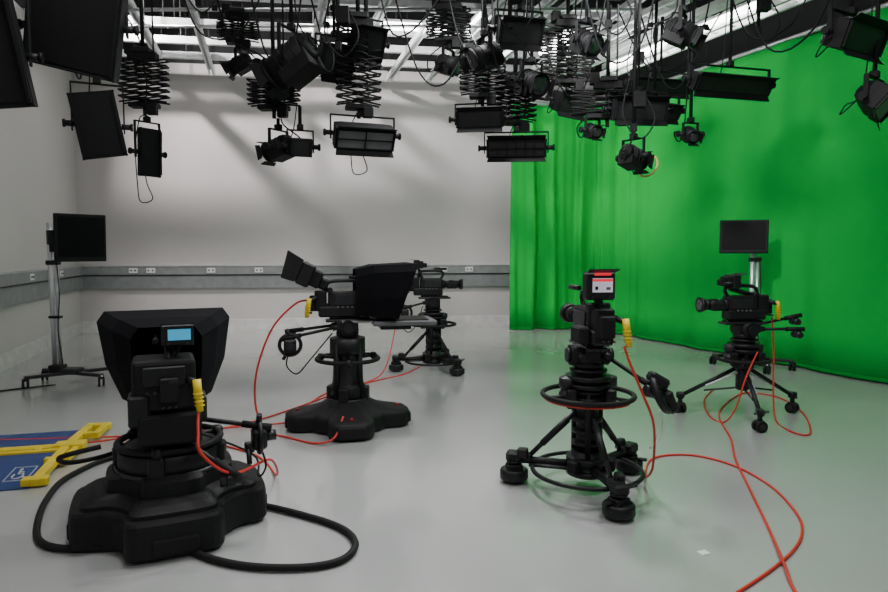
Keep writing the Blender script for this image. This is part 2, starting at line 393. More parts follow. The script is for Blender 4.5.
def spot(x,y,z,yaw,tilt,s,hang,label='black fresnel spotlight with barn doors under the grid',gel=False,doors=True):
    e=thing('studio_spotlight',label,'studio light',(x,y,z),'spotlights hanging from the lighting grid')
    A=RZ(yaw)@RX(tilt)
    m=MB(A); 
    m.cyl((0,-.16*s,0),(0,.17*s,0),.135*s,LBLK,seg=20); m.cyl((0,.17*s,0),(0,.2*s,0),.15*s,LBLK,seg=20)
    m.box((0,-.04*s,-.1*s),(.24*s,.28*s,.14*s),LBLK); m.cyl((0,-.16*s,0),(0,-.22*s,0),.12*s,LBLK,r1=.08*s,seg=20)
    for k in range(3): m.cyl((0,(-.11+k*.08)*s,0),(0,(-.10+k*.08)*s,0),.145*s,LDK,seg=20)
    m.box((0,-.2*s,.05*s),(.05*s,.08*s,.1*s),LDK); m.torus((0,-.24*s,0),.05*s,.008*s,LBLK,RX(90),seg=14,rs=5)
    m.obj('lamp_housing',e)
    m=MB(A); m.stack([(.12*s,.19*s),(.115*s,.205*s),(.08*s,.215*s),(.02*s,.22*s)],GLS,M=RX(-90)); m.obj('lens',e)
    yoke(e,yaw,.17*s,.24*s,hang-z)
    if doors:
        for r in(0,90,180,270):
            m=MB(A); w=.11 if r%180==0 else .09
            flap(m,w*s,(w+.02)*s,.2*s,.27*s,.14*s,.16*s,r,LBLK); m.obj('barn_door',e)
    if gel:
        m=MB(A); m.torus((0,.38*s,0),.16*s,.016*s,TAN,RX(90),seg=24,rs=6); m.box((.0,.29*s,.15*s),(.02*s,.18*s,.02*s),LBLK); m.obj('gel_ring',e,label='yellow-brown round gel frame')
    m=MB(RZ(yaw)); 
    m.tube([(0,-.2*s,.0),(.05,-.32*s,-.1*s),(.1,-.3*s,.1*s),(.04,-.05,.3*s),(0.02,-.02,max(hang-z,.3*s))],.008,LBLK,seg=5); m.obj('power_lead',e)
    return e
def soft(x,y,z,yaw,tilt,w,h,d,hang,label='long black flood light box under the grid',doors=True,cells=4,loop=False,front=None,roll=0):
    e=thing('studio_softlight',label,'studio light',(x,y,z),'softlights hanging from the lighting grid')
    A=RZ(yaw)@RX(tilt)@RY(roll)
    m=MB(A)
    m.loft([[(-w*.36,-d*.5,-h*.36),(w*.36,-d*.5,-h*.36),(w*.36,-d*.5,h*.36),(-w*.36,-d*.5,h*.36)],
            [(-w*.5,-d*.15,-h*.5),(w*.5,-d*.15,-h*.5),(w*.5,-d*.15,h*.5),(-w*.5,-d*.15,h*.5)],
            [(-w*.5,d*.5,-h*.5),(w*.5,d*.5,-h*.5),(w*.5,d*.5,h*.5),(-w*.5,d*.5,h*.5)]],LBLK)
    for sx in(-1,1): m.box((sx*w*.5,d*.3,0),(.014,d*.45,h+.02),LBLK,bev=.003)
    for sz in(-1,1): m.box((0,d*.3,sz*h*.5),(w+.02,d*.45,.014),LBLK,bev=.003)
    m.box((0,-d*.55,0),(w*.4,.05,h*.35),LBLK); m.cyl((-w*.25,-d*.56,0),(-w*.25,-d*.64,0),.012,GRYP,seg=8)
    m.obj('lamp_housing',e)
    m=MB(A); m.box((0,d*.5,0),(w*.94,.01,h*.92),front or LDK,bev=0)
    if cells:
        for k in range(cells*2+1): m.box((-w*.47+w*.94*k/(cells*2),d*.5+.012,0),(.006,.03,h*.94),LBLK,bev=0)
        for k in range(3): m.box((0,d*.5+.012,-h*.47+h*.94*k/2),(w*.94,.03,.006),LBLK,bev=0)
    else:
        for sg in(-1,1): m.box((sg*w*.47,d*.5+.012,0),(.02,.03,h*.94),LBLK,bev=0)
    m.obj('louvre',e)
    yoke(e,yaw,w*.5+.03,h*.5+.08,hang-z)
    if doors:
        for sg in(0,180):
            m=MB(A); flap(m,w*.48,w*.5,d*.5,d*.5+h*.32,h*.5,h*.5+.05,sg,LBLK); m.obj('barn_door',e)
    m=MB(RZ(yaw)); pts=[(0.03,-d*.6,.0),(.08,-d*.8-.05,-h*.5),(.12,-d*.6-.05,-h*.2),(.06,-.05,h*.5+.1),(.03,-.02,max(hang-z,h*.5+.14))]
    if loop: pts=[(0.0,-d*.6,0),(-.02,-d*.7,-h*.6),(-.08,-d*.6,-h*.5-.24),(.06,-d*.6,-h*.5-.28),(.09,-d*.6,-h*.5-.1),(.1,-d*.6,.05),(.06,-.05,h*.5+.1),(.03,-.02,max(hang-z,h*.5+.14))]
    m.tube(pts,.006,LBLK,seg=5); m.obj('power_lead',e)
    return e
L1='large black softlight box hanging tilted from the grid'
soft(-2.86,4.15,2.74,200,-10,.36,.66,.20,HG,L1,doors=False,cells=0,roll=8,front=LBLK)
soft(-2.50,4.5,3.02,190,-14,.56,.58,.22,HG,L1,doors=False,cells=0,roll=-12,front=LBLK)
soft(-3.00,5.65,2.58,-155,-8,.34,.54,.14,HG,'black panel softlight hanging on a yoke near the wall',doors=False,cells=0,roll=10,front=LBLK)
z=pantograph(-3.26,7.1,3.55,3.1,.50,7); soft(-3.24,7.1,2.56,-125,-3,.22,.50,.12,z,'narrow black panel light hanging below a pantograph',doors=False,cells=0,loop=True,front=LBLK)
spot(-1.44,6.2,3.28,70,-30,1.2,HG,'large black fresnel spotlight with barn doors, angled down')
soft(-1.12,6.7,3.45,-150,-30,.34,.28,.22,HG,'black square flood light angled down',cells=0)
z=pantograph(-1.76,6.75,3.25,3.0,.52,5); spot(-1.72,6.75,2.56,60,-15,.75,z,'black fresnel spotlight hanging below a pantograph')
soft(-1.46,6.6,2.55,-160,-20,.2,.16,.18,2.95,'small black flood light beside a spotlight',doors=False,cells=0)
z=pantograph(-.87,6.65,3.75,2.98,.44,10); soft(-.83,6.65,2.68,-160,-32,.60,.2,.28,z,'wide black flood light with open barn doors',loop=True,front=GRYP,cells=1)
soft(-.80,6.7,3.62,-150,-30,.32,.3,.24,HG,'black square flood light beside a scissor hanger',cells=0)
z=pantograph(.42,7.1,3.55,3.2,.48,6); soft(.40,7.1,2.93,170,-15,.5,.16,.22,z,'black flood light under a scissor hanger',cells=0)
z=pantograph(.80,7.3,3.3,2.95,.45,6); soft(.80,7.2,2.63,175,-12,.64,.18,.2,z,'long black panel light under a scissor hanger',cells=3)
z=pantograph(1.45,7.7,4.1,3.5,.62,9); soft(1.45,7.7,3.24,-140,-25,.5,.2,.2,z,'black flood light under a scissor hanger',cells=0)
spot(.95,7.1,3.32,-150,-25,.85,HG)
spot(.40,6.5,3.42,110,-25,.8,HG); soft(.72,6.35,3.62,-170,-30,.42,.2,.24,HG,cells=0)
z=pantograph(1.78,7.1,3.24,2.98,.78,4); spot(1.62,7.1,2.80,-160,-20,.5,z,'small black spotlight under a pantograph')
soft(2.08,7.0,3.0,-175,-15,.58,.2,.2,HG,'black box light with barn doors',doors=True,cells=0)
droprod(1.93,6.62,2.72); spot(1.93,6.62,2.45,-50,-15,.72,2.74,'small black fresnel spotlight with a yellow-brown gel ring',gel=True)
soft(3.1,7.1,3.32,-165,-35,.96,.16,.2,HG,'long black cyclorama batten light facing the green curtain',doors=True,cells=0)
soft(2.45,7.6,3.14,-165,-35,.6,.14,.18,HG,'black cyclorama batten light facing the green curtain',doors=True,cells=0)
soft(2.75,8.3,3.6,-165,-35,.8,.14,.18,HG,'long black cyclorama batten light facing the green curtain',doors=True,cells=0)
spot(2.69,7.1,2.76,-170,-30,.5,HG,'small black spotlight on a long stem')
soft(3.50,5.65,3.32,-150,-20,.6,.22,.24,HG,'black softlight box with barn doors near the green curtain',cells=0)
soft(3.72,5.65,2.80,-140,-38,.34,.2,.22,HG,'black flood light with open barn doors near the green curtain',cells=0,roll=-15,front=GRYP)
spot(2.25,6.2,3.55,-120,-30,.75,HG); spot(1.45,6.7,3.62,-150,-30,.75,HG)
z=pantograph(-2.6,8.3,4.4,4.15,.5,4); spot(-2.6,8.3,3.85,90,-30,.7,z)
z=pantograph(.05,7.6,4.25,3.95,.5,5); spot(.05,7.6,3.65,-120,-20,.7,z)
for a in((.22,8.3,3.9),(2.6,8.9,3.8),(3.2,6.7,3.7),(-1.0,6.2,3.4),(1.55,6.2,3.6),(.62,6.2,3.6),(-2.3,6.2,3.8),(2.1,5.65,3.7),(1.55,8.9,3.9),(3.1,8.3,3.9)): droprod(*a)
for pts in ([(-3.0,7.5,4.5),(-2.7,7.3,3.9),(-2.2,7.1,3.85),(-1.8,6.9,4.4)],[(-1.4,6.8,4.2),(-1.1,6.7,3.2),(-.95,6.7,3.5)],[(0,7.2,4.5),(.2,7.1,3.7),(.5,7.1,3.6),(.7,7.2,4.3)],
            [(1.0,7.2,4.4),(1.2,7.1,3.4),(1.5,7.2,3.2),(1.7,7.2,3.9),(1.8,7.2,4.5)],[(2.0,7.1,4.4),(2.4,7.1,3.3),(2.7,7.1,3.5),(2.9,7.1,4.4)],[(2.9,6.6,4.4),(3.2,6.5,3.5),(3.5,6.2,3.6),(3.7,6.0,4.4)],
            [(-1.9,6.2,4.4),(-1.7,6.2,3.4),(-1.45,6.2,3.3),(-1.3,6.2,4.2)],[(.3,6.3,4.5),(.5,6.3,3.3),(.75,6.3,3.2),(.8,6.3,4.2)],[(1.2,6.2,4.5),(1.5,6.2,3.35),(1.9,6.3,3.5),(2.1,6.3,4.5)],[(-3.9,7.6,4.6),(-3.5,7.4,4.0),(-3.3,7.2,3.7)],[(-.6,7.2,4.5),(-.3,7.2,3.5),(0,7.1,3.3),(.3,7.1,3.8)],
            [(1.0,8.9,4.5),(1.3,8.8,3.9),(1.8,8.8,3.8),(2.3,8.9,4.5)],[(2.2,8.3,4.5),(2.6,8.3,3.8),(3.1,8.3,3.9),(3.5,8.3,4.5)],[(3.0,7.1,4.5),(3.3,7.1,3.8),(3.7,7.0,3.9),(4.0,7.1,4.5)],[(-2.4,6.7,4.5),(-2.2,6.7,3.7),(-1.9,6.7,3.5),(-1.75,6.75,3.4)],[(-.7,6.3,4.5),(-.5,6.4,3.6),(-.1,6.5,3.9),(.2,6.4,4.5)]):
    m=MB(); m.tube(pts,.010,LBLK,seg=5); m.obj('power_cable',label='thin black power cable sagging between ceiling lights',category='cable',group='sagging rig cables')

# ---------------------------------------------------------------- camera pedestals
def castor(e,x,y,ang,s=1.):
    m=MB(T(x,y,0)@RZ(ang)@Matrix.Scale(s,4))
    for sg in(-1,1):
        m.cyl((sg*.016,0,.06),(sg*.05,0,.06),.06,RUB,seg=20); m.cyl((sg*.05,0,.06),(sg*.057,0,.06),.03,DKM,seg=12)
    if s>.9:
        m.stack([(.088,.02),(.092,.03),(.092,.075),(.085,.085),(.082,.087)],BLK); m.box((0,0,.1),(.09,.1,.04),BLK2,bev=.008); m.cyl((0,0,.1),(0,0,.18),.032,DKM,seg=12); m.cyl((0,0,.13),(0,0,.145),.05,BLK,seg=14); m.box((.0,-.09,.1),(.03,.06,.02),DKM)
    else: m.box((0,0,.1),(.06,.09,.04),BLK,bev=.01); m.cyl((0,0,.1),(0,0,.17),.025,BLK)
    m.obj('castor',e)
def ped_tripod(e,angs,H,lower=True,R=.46,r_ring=.28,z_ring=.58,slim=False):
    m=MB(); cs=.8 if slim else 1.
    for a in angs:
        D=RZ(a)
        if slim:
            m.cyl((.05,0,.44),(R-.02,0,.17),.018,BLK,seg=10,M=D); m.cyl((.03,0,.26),(R*.62,0,.22),.009,DKM,seg=6,M=D); m.cyl((.05,.03,.40),(R*.6,.03,.27),.009,SIL,seg=6,M=D)
            m.box((0,0,0),(.07,.06,.06),BLK,D@T(R,0,.165),.012); m.cyl((R,-.05,.15),(R+.03,.06,.18),.01,DKM,seg=6,M=D)
        else:
            m.cyl((.05,0,.15),(R,0,.15),.024,BLK,seg=10,M=D); m.cyl((.05,.045,.13),(R-.1,.045,.13),.01,DKM,seg=8,M=D)
            m.box((0,0,0),(.1,.09,.06),BLK,D@T(R,0,.17),.012)
            m.cyl((.06,0,.50),(.37,0,.17),.016,DKM,seg=8,M=D); m.cyl((.12,0,.435),(.28,0,.265),.022,BLK,seg=10,M=D); m.box((0,0,0),(.05,.05,.05),BLK,D@T(.37,0,.17),.008)
            m.cyl((R,.05,.17),(R+.02,.1,.19),.01,DKM,seg=6,M=D); m.box((0,0,0),(.07,.05,.07),BLK,D@T(R-.06,.03,.2),.01)
    if lower: m.torus((0,0,.12),.34,.014,BLK,seg=48)
    if slim: m.stack([(.05,.24),(.06,.26),(.06,.42),(.09,.44),(.09,.48),(.06,.5)],BLK)
    else:
        m.stack([(.11,.09),(.13,.1),(.13,.13),(.11,.135),(.11,.17),(.13,.175),(.13,.21),(.10,.215),(.10,.25)],BLK)
        for a in angs: m.box((0,0,0),(.09,.07,.08),BLK2,RZ(a+60)@T(.13,0,.17),.01)
    o=m.obj('pedestal_base',e)
    for a in angs: castor(o,R*math.cos(math.radians(a)),R*math.sin(math.radians(a)),a+20,cs)
    m=MB(); zb=.2 if not slim else .45
    if slim: P=[(.07,.45),(.07,.47),(.1,z_ring-.02),(.1,z_ring+.02),(.06,z_ring+.03),(.06,H-.3)]
    else:
        P=[(.07,.2)]
        zz=.28
        while zz<.50: P+=[(.07,zz),(.092,zz+.005),(.092,zz+.03),(.07,zz+.035)]; zz+=.075
        P+=[(.07,z_ring-.05),(.11,z_ring-.045),(.11,z_ring-.01),(.085,z_ring-.005),(.085,z_ring+.015),(.11,z_ring+.02),(.11,z_ring+.035),(.07,z_ring+.04),(.07,H-.28)]
    P+=[(.12,H-.275),(.135,H-.262),(.135,H-.245),(.10,H-.24),(.10,H-.225),(.14,H-.22),(.14,H-.195),(.09,H-.19),(.09,H-.175),(.115,H-.17),(.115,H-.155),(.06,H-.15),(.06,H-.12)]
    m.stack(P,BLK)
    for k in range(3):
        a=math.radians(20+k*120); m.cyl((.09*math.cos(a),.09*math.sin(a),zb+.02),(.09*math.cos(a),.09*math.sin(a),H-.25),.020,BLK2,seg=8)
    for s1 in(-1,1):
        m.stack([(.04,H-.37),(.055,H-.35),(.055,H-.30),(.045,H-.295),(.045,H-.27),(.055,H-.265),(.055,H-.21),(.03,H-.2)],DKM,c=(s1*.13,s1*.02)); m.box((s1*.12,-.08,H-.33),(.06,.06,.12),BLK,bev=.01)
    o=m.obj('column',e)
    m=MB(); m.torus((0,0,z_ring),r_ring,.016,RUB,seg=56)
    for k in range(3):
        a=math.radians(80+k*120); m.cyl((.09*math.cos(a),.09*math.sin(a),z_ring),(r_ring*math.cos(a),r_ring*math.sin(a),z_ring),.011,BLK,seg=8)
    m.obj('steering_ring',o)
def ped_plinth(e,rot,H,red=False,ps=.9,tall=0.,boxy=False):
    if boxy: base=[(.40,-.27),(.50,-.26),(.55,-.20),(.56,0),(.55,.20),(.50,.26),(.40,.27),(.325,.325)]
    else: base=[(.34,-.21),(.48,-.20),(.56,-.13),(.575,0),(.56,.13),(.48,.20),(.34,.21),(.28,.28)]
    ctl=[];out=[]
    for k in range(4):
        a=math.radians(rot+90*k)
        for (x,y) in base: x*=ps;y*=ps; ctl.append(V((x*math.cos(a)-y*math.sin(a),x*math.sin(a)+y*math.cos(a),0)))
    n=len(ctl)
    for i in range(n):
        a,b,c,d=ctl[i-1],ctl[i],ctl[(i+1)%n],ctl[(i+2)%n]
        for k in range(3):
            u=k/3; p=.5*((2*b)+(c-a)*u+(2*a-5*b+4*c-d)*u*u+(3*b-a-3*c+d)*u**3); out.append((p.x,p.y))
    def ring(s,z,r=None,mixf=0):
        res=[]
        for(x,y) in out:
            l=math.hypot(x,y); x2,y2=x*s,y*s
            if r: x2=x2*(1-mixf)+x/l*r*mixf; y2=y2*(1-mixf)+y/l*r*mixf
            res.append((x2,y2,z))
        return res
    t=tall; m=MB()
    if boxy:
        m.loft([ring(.97,.012),ring(1,.03),ring(1,.14+t),ring(.99,.165+t),ring(.965,.18+t)],BLK2)
        m.loft([ring(.90,.175+t),ring(.89,.20+t),ring(.80,.225+t),ring(.70,.24+t)],BLK2); m.loft([ring(.68,.235+t,.3,.3),ring(.66,.31+t,.3,.3),ring(.6,.33+t,.28,.6)],BLK2)
    else: m.loft([ring(.97,.012),ring(1,.03),ring(1,.10+t),ring(.985,.125+t),ring(.95,.14+t),ring(.86,.152+t),ring(.70,.172+t,.2,.15),ring(.54,.20+t,.2,.5),ring(.40,.245+t,.17,1)],BLK2,smooth=True)
    R0=.28 if boxy else .17
    m.torus((0,0,(.32 if boxy else .24)+t),R0-.01,.014,DKM)
    o=m.obj('pedestal_base',e)
    for k in range(4):
        m=MB(RZ(rot+90*k)); m.box(((.55 if boxy else .565)*ps,0,.075),(.035,.25*ps,.09),RUB,bev=.014,seg=2); m.obj('bumper',o)
        m=MB(RZ(rot+90*k)); 
        for sg in(-1,1): m.cyl((.42*ps,sg*.03-.012,.035),(.42*ps,sg*.03+.012,.035),.035,RUB,seg=14)
        m.obj('castor',o)
        if red:
            m=MB(RZ(rot+90*k)); m.cyl((.47*ps,.0,.145),(.47*ps,.0,.17),.013,REDP,seg=12); m.obj('brake_button',o,label='red round brake button')
    m=MB(); z1=H-.14; zt=.48 if boxy else .38
    m.stack([(R0-.015,.22 if not boxy else .30),(R0-.02,zt-.04),(R0-.03 if not boxy else R0-.05,zt-.02),(.13 if not boxy else .16,zt),(.12 if not boxy else .145,max(zt+.005,z1-.2)),(.11 if not boxy else .13,max(zt+.01,z1-.16)),(.15,max(zt+.015,z1-.15)),(.15,z1-.02),(.11,z1-.01),(.09,z1),(.06,z1+.01)],BLK)
    for k in range(4):
        a=math.radians(rot+45+k*90); m.cyl(((R0-.03)*math.cos(a),(R0-.03)*math.sin(a),.24 if not boxy else .3),(.13*math.cos(a),.13*math.sin(a),max(zt+.02,z1-.06)),.024,BLK2,seg=8)
        m.box(((R0-.03)*math.cos(a+.5),(R0-.03)*math.sin(a+.5),zt-.09),(.08,.08,.12),BLK,RZ(rot+45+k*90+28),bev=.012)
    c=m.obj('column',e)
    zr=.58 if H>.8 else .47
    m=MB(); m.torus((0,0,zr),.26,.018,RUB,seg=56)
    for k in range(3):
        a=math.radians(40+k*120); m.cyl((.09*math.cos(a),.09*math.sin(a),zr),(.26*math.cos(a),.26*math.sin(a),zr),.014,BLK,seg=8)
        m.sph((.26*math.cos(a),.26*math.sin(a),zr),.035,BLK,seg=10)
    m.obj('steering_ring',c)

def pan_head(e,yaw,H,handles):
    m=MB(RZ(yaw))
    m.stack([(.085,H-.15),(.095,H-.14),(.095,H-.11),(.06,H-.1)],BLK)
    m.box((0,0,H-.07),(.12,.18,.1),BLK,bev=.012); m.cyl((-.12,0,H-.07),(.12,0,H-.07),.065,BLK2,seg=20); m.cyl((-.14,0,H-.07),(-.12,0,H-.07),.045,BLK); m.cyl((.12,0,H-.07),(.15,0,H-.07),.04,BLK)
    m.box((0,.02,H-.012),(.13,.4,.022),DKM); m.box((0,.02,H+.006),(.1,.34,.016),BLK)
    for sg in(-1,1): m.box((sg*.09,-.07,H-.05),(.03,.05,.08),BLK)
    o=m.obj('pan_tilt_head',e)
    for (x0,p1,kind) in handles:
        p0=V((x0,-.08,H-.06)); p1=V(p1)
        m=MB(RZ(yaw)); d=(p1-p0).normalized()
        m.cyl(p0,p1,.013,BLK,seg=10); m.cyl(p1-d*.14,p1+d*.02,.02,RUB,seg=12); m.cyl(p0-d*.02,p0+d*.05,.024,BLK,seg=10)
        m.obj('pan_handle',o)
        m=MB(RZ(yaw))
        if kind=='zoom':
            c=p1-d*.05
            m.box(c+V((0,0,-.07)),(.08,.10,.11),BLK,bev=.014); m.torus(c+V((.0,0,-.06)),.085,.015,BLK,RY(90),seg=24,rs=6); m.cyl(c+V((.03,0,-.06)),c+V((.09,0,-.06)),.03,DKM,seg=14)
            m.box(c+V((-.05,.02,-.12)),(.05,.06,.05),DKM); m.tube([c+V((0,0,-.1)),c+V((.03,-.03,-.22)),c+V((0,.05,-.3)),c+V((-.02,.15,-.2)),p0+V((0,-.05,-.05))],.006,RUB,seg=5)
            m.cyl(c+V((-.06,-.02,-.12)),c+V((-.06,-.06,-.19)),.014,BLK,seg=8); m.cyl(c+V((0,0,.0)),c+V((.0,-.03,.07)),.016,BLK,seg=8)
            m.obj('zoom_control',o)
        elif kind=='focus':
            c=p1-d*.04; m.box(c+V((0,0,-.045)),(.05,.07,.06),BLK,bev=.01); m.cyl(c+V((-.05,0,-.05)),c+V((.05,0,-.05)),.028,DKM,seg=14); m.obj('focus_control',o)
        elif kind=='big':
            c=p1
            m.torus(c,.105,.024,BLK,RZ(-20)@RY(65)@RX(10),seg=28,rs=8); m.box(c+V((-.02,0,.08)),(.13,.08,.06),BLK,RY(30),bev=.015); m.box(c+V((.05,0,-.05)),(.06,.08,.14),BLK,RY(-20),bev=.015); m.cyl(c+V((-.1,0,.02)),c+V((-.03,0,.0)),.035,DKM,seg=14)
            m.tube([c+V((0,0,-.1)),c+V((.02,.02,-.25)),c+V((-.05,.03,-.34))],.006,WHT,seg=5)
            m.obj('zoom_control',o)
def cam_body(e,yaw,H,side=1,lens=True,vfoff=(0,-.27,.40),scr=None,vtilt=0,vs=.8,vz=1.,yoff=0,bulk=False):
    scr=scr or CYAN
    A=RZ(yaw)@T(0,yoff,0)
    m=MB(A); z=H+.015
    m.box((0,-.06,z+.05),(.13,.36,.09),BLK,bev=.012); m.box((0,-.02,z+.155),(.12,.28,.13),BLK,bev=.018,seg=2)
    m.box((0,-.22,z+.14),(.11,.1,.17),BLK2,bev=.01); m.box((0,-.285,z+.12),(.09,.05,.13),BLK2,bev=.008)
    m.box((.063*side,0,z+.15),(.008,.2,.09),DKM,bev=.003); m.box((-.063*side,0,z+.14),(.008,.2,.1),DKM,bev=.003)
    for k in range(4): m.cyl((.065*side,-.08+k*.04,z+.09),(.073*side,-.08+k*.04,z+.09),.009,GRYP,seg=8)
    m.box((.02,-.31,z+.17),(.04,.006,.02),DKM,bev=0); m.cyl((0,.11,z+.14),(0,.15,z+.14),.055,BLK,seg=18)
    for k in range(3): m.cyl((-.03+k*.03,-.29,z+.04),(-.03+k*.03,-.325,z+.04),.007,DKM,seg=8)
    m.box((-.1*side,-.12,z+.06),(.07,.16,.1),BLK2,bev=.01)
    if bulk:
        m.box((-.02,-.14,z+.14),(.30,.26,.26),BLK2,bev=.02,seg=2); m.box((-.14,-.2,z+.02),(.10,.18,.16),BLK,bev=.012); m.box((.12,-.16,z+.0),(.12,.18,.14),BLK,bev=.012); m.box((-.02,-.27,z+.19),(.2,.03,.1),BLK,bev=.006); m.box((.0,-.2,z-.08),(.30,.2,.16),BLK2,bev=.015)
        for k in range(5): m.cyl((-.1+k*.035,-.268,z+.11),(-.1+k*.035,-.282,z+.11),.009,DKM,seg=8)
    b=m.obj('camera_body',e)
    m=MB(A); m.tube([(0,.1,z+.21),(0,.13,z+.27),(0,.08,z+.305),(0,-.1,z+.305),(0,-.17,z+.28),(0,-.18,z+.21)],.016,BLK,seg=8); m.box((0,.1,z+.3),(.03,.05,.03),BLK); m.cyl((-.06,.02,z+.33),(-.06,.18,z+.33),.016,BLK); m.obj('top_handle',b)
    if lens:
        m=MB(A); zz=z+.14
        m.cyl((0,.14,zz),(0,.2,zz),.042,BLK,seg=20); m.cyl((0,.2,zz),(0,.27,zz),.05,DKM,seg=20); m.cyl((0,.27,zz),(0,.33,zz),.047,BLK,seg=20)
        m.cyl((0,.33,zz),(0,.37,zz),.058,BLK,r1=.068,seg=20); m.cyl((0,.355,zz),(0,.371,zz),.045,GLS,seg=20); m.box((.06*side,.23,zz-.01),(.05,.13,.08),BLK,bev=.014)
        for k in range(6): m.cyl((0,.205+k*.01,zz),(0,.209+k*.01,zz),.0525,RUB,seg=20)
        m.obj('lens',b)
    B=A@T(vfoff[0],vfoff[1],H+vfoff[2])@RX(vtilt)@Matrix.Diagonal((vs,vs,vs*vz,1))
    m=MB(B); m.box((0,0,0),(.21,.09,.15),BLK,bev=.012)
    m.box((0,.07,0),(.15,.07,.11),BLK2,bev=.01); m.box((0,.13,-.01),(.1,.06,.07),BLK2,bev=.01)
    hd=.16 if vs>1 else .1
    m.plate([(-.1,-.045,.075),(.1,-.045,.075),(.11,-hd,.09),(-.11,-hd,.09)],.006,BLK)
    if vs>1:
        for sg in(-1,1): m.plate([(sg*.1,-.045,.07),(sg*.1,-.045,-.07),(sg*.11,-.13,-.08),(sg*.11,-hd,.09)],.006,BLK)
    m.box((0.01,-.046,.005),(.145,.006,.075),scr,bev=0)
    if scr is SCRW:
        m.box((0.01,-.05,.032),(.145,.006,.014),TALLY,bev=0); m.box((0.01,-.046,.064),(.12,.006,.014),TALLY,bev=0)
        m.box((-.035,-.051,-.010),(.02,.004,.018),SCRD,bev=0); m.box((.05,-.051,-.012),(.03,.004,.014),GRYP,bev=0)
    m.cyl((-.06,-.05,-.058),(-.06,-.06,-.058),.008,DKM,seg=8); m.cyl((.06,-.05,-.058),(.06,-.06,-.058),.008,DKM,seg=8)
    m.M=A; m.cyl((vfoff[0],vfoff[1]+.03,H+vfoff[2]-.06),(0,-.14,z+.22),.02,BLK,seg=8); m.cyl((-.07,-.14,z+.23),(.07,-.14,z+.23),.022,BLK,seg=10)
    m.obj('viewfinder',b)
    m=MB(A); x=(.13 if bulk else .1)*side
    m.cyl((x*.6,-.25,z+.17),(x,-.31,z+.15),.018,BLK); m.cyl((x,-.31,z+.17),(x+.005,-.33,z+.08),.021,YEL,seg=12); m.cyl((x+.005,-.33,z+.08),(x+.012,-.335,z+.01),.017,YEL,seg=12)
    for k in range(4): m.torus((x+.004+.002*k,-.325-.002*k,z+.1-.02*k),.022,.004,YELP,seg=14,rs=5)
    m.obj('cable_connector',b,label='bright yellow cable connector')
def prompter(e,yaw,H,drop=0.,ys=1.):
    A=RZ(yaw)
    m=MB(A)
    def ring(y,wt,wb,z0,z1,yt=0):
        return [(-wb,y,z0),(wb,y,z0),(wb*.45+wt*.55+.02,y+yt*.35,z0*.6+z1*.4),(wt+.01,y+yt*.85,z1-.06),(wt-.03,y+yt,z1),(-wt+.03,y+yt,z1),(-wt-.01,y+yt*.85,z1-.06),(-wb*.45-wt*.55-.02,y+yt*.35,z0*.6+z1*.4)]
    o0=ring(.06,.17,.14,H+.04-drop,H+.42); o1=ring(.2*ys,.27,.19,H+.03-drop,H+.455,.02); o2=ring(.44*ys,.37,.25,H+.01-drop,H+.47,.16*ys)
    s=lambda R,f,dy:[((p[0])*f,p[1]+dy,(p[2]-(H+.2))*f+H+.2) for p in R]
    m.loft([o0,o1,o2,s(o2,.95,0),s(o1,.93,.01),s(o0,.9,.02)],CLOTH,caps=(False,False))
    h=m.obj('prompter_hood',e)
    m=MB(A); 
    m.plate([(-.2,.20,H+.04),(.2,.20,H+.04),(.23,.42*ys,H+.40),(-.23,.42*ys,H+.40)],.006,SCRD); m.obj('mirror_glass',h)
    m=MB(A); m.box((0,.47,H-.03-drop),(.40,.54,.04),GRYP,bev=.01); m.box((0,.45,H-.008-drop),(.34,.44,.012),SCRD,bev=.003); m.box((0,.12,H-.02),(.14,.36,.03),GRYP,bev=.005)
    m.cyl((-.1,-.05,H-.02),(-.1,.5,H-.02),.01,SIL,seg=8); m.cyl((.1,-.05,H-.02),(.1,.5,H-.02),.01,SIL,seg=8)
    m.box((0,.4,H-.065-drop),(.24,.26,.05),BLK)
    m.obj('prompter_monitor',e)

GC='studio cameras on pedestals'
e=thing('studio_camera','black studio camera with prompter hood, plinth pedestal and blue viewfinder','studio camera',(-1.50,3.44,0),GC)
ped_plinth(e,25,.66,ps=.87,tall=.02,boxy=True); pan_head(e,24,.66,[(.08,(.50,-.16,.52),'zoom'),(-.08,(.3,-.42,.36),'focus')])
cam_body(e,24,.66,scr=CYAN,lens=False,vfoff=(.05,-.16,.40),bulk=True,vs=.76); prompter(e,24,.66,drop=.05)
e=thing('studio_camera','black studio camera with prompter hood in profile on wide plinth pedestal','studio camera',(-.82,5.4,0),GC)
ped_plinth(e,12,.92,True); pan_head(e,-78,.92,[(.08,(.14,-.52,.78),'zoom'),(-.08,(-.2,-.5,.80),'focus')])
cam_body(e,-78,.92,scr=SCRD,lens=False,vfoff=(-.02,-.34,.38),vtilt=-25,vs=1.3); prompter(e,-78,.92,ys=.92)
e=thing('studio_camera','small black studio camera in profile on three-wheeled pedestal near white wall','studio camera',(-.14,7.94,0),GC)
ped_tripod(e,(190,-50,70),.92); pan_head(e,-85,.92,[(.08,(.1,-.4,.78),'zoom')]); cam_body(e,-85,.92,scr=SCRD,vfoff=(0,-.2,.40))
e=thing('studio_camera','black studio camera on three-wheeled pedestal, lit viewfinder with red tally','studio camera',(.90,3.95,0),GC)
ped_tripod(e,(-80,40,165),.92,z_ring=.60); pan_head(e,4,.92,[(.08,(.36,-.26,.66),'big'),(-.07,(-.1,-.22,.86),'none')]); cam_body(e,8,.92,scr=SCRW,vfoff=(-.02,-.2,.37),vs=.84,vz=1.3)
e=thing('studio_camera','black studio camera in profile on light tripod dolly beside green curtain','studio camera',(2.70,5.72,0),GC)
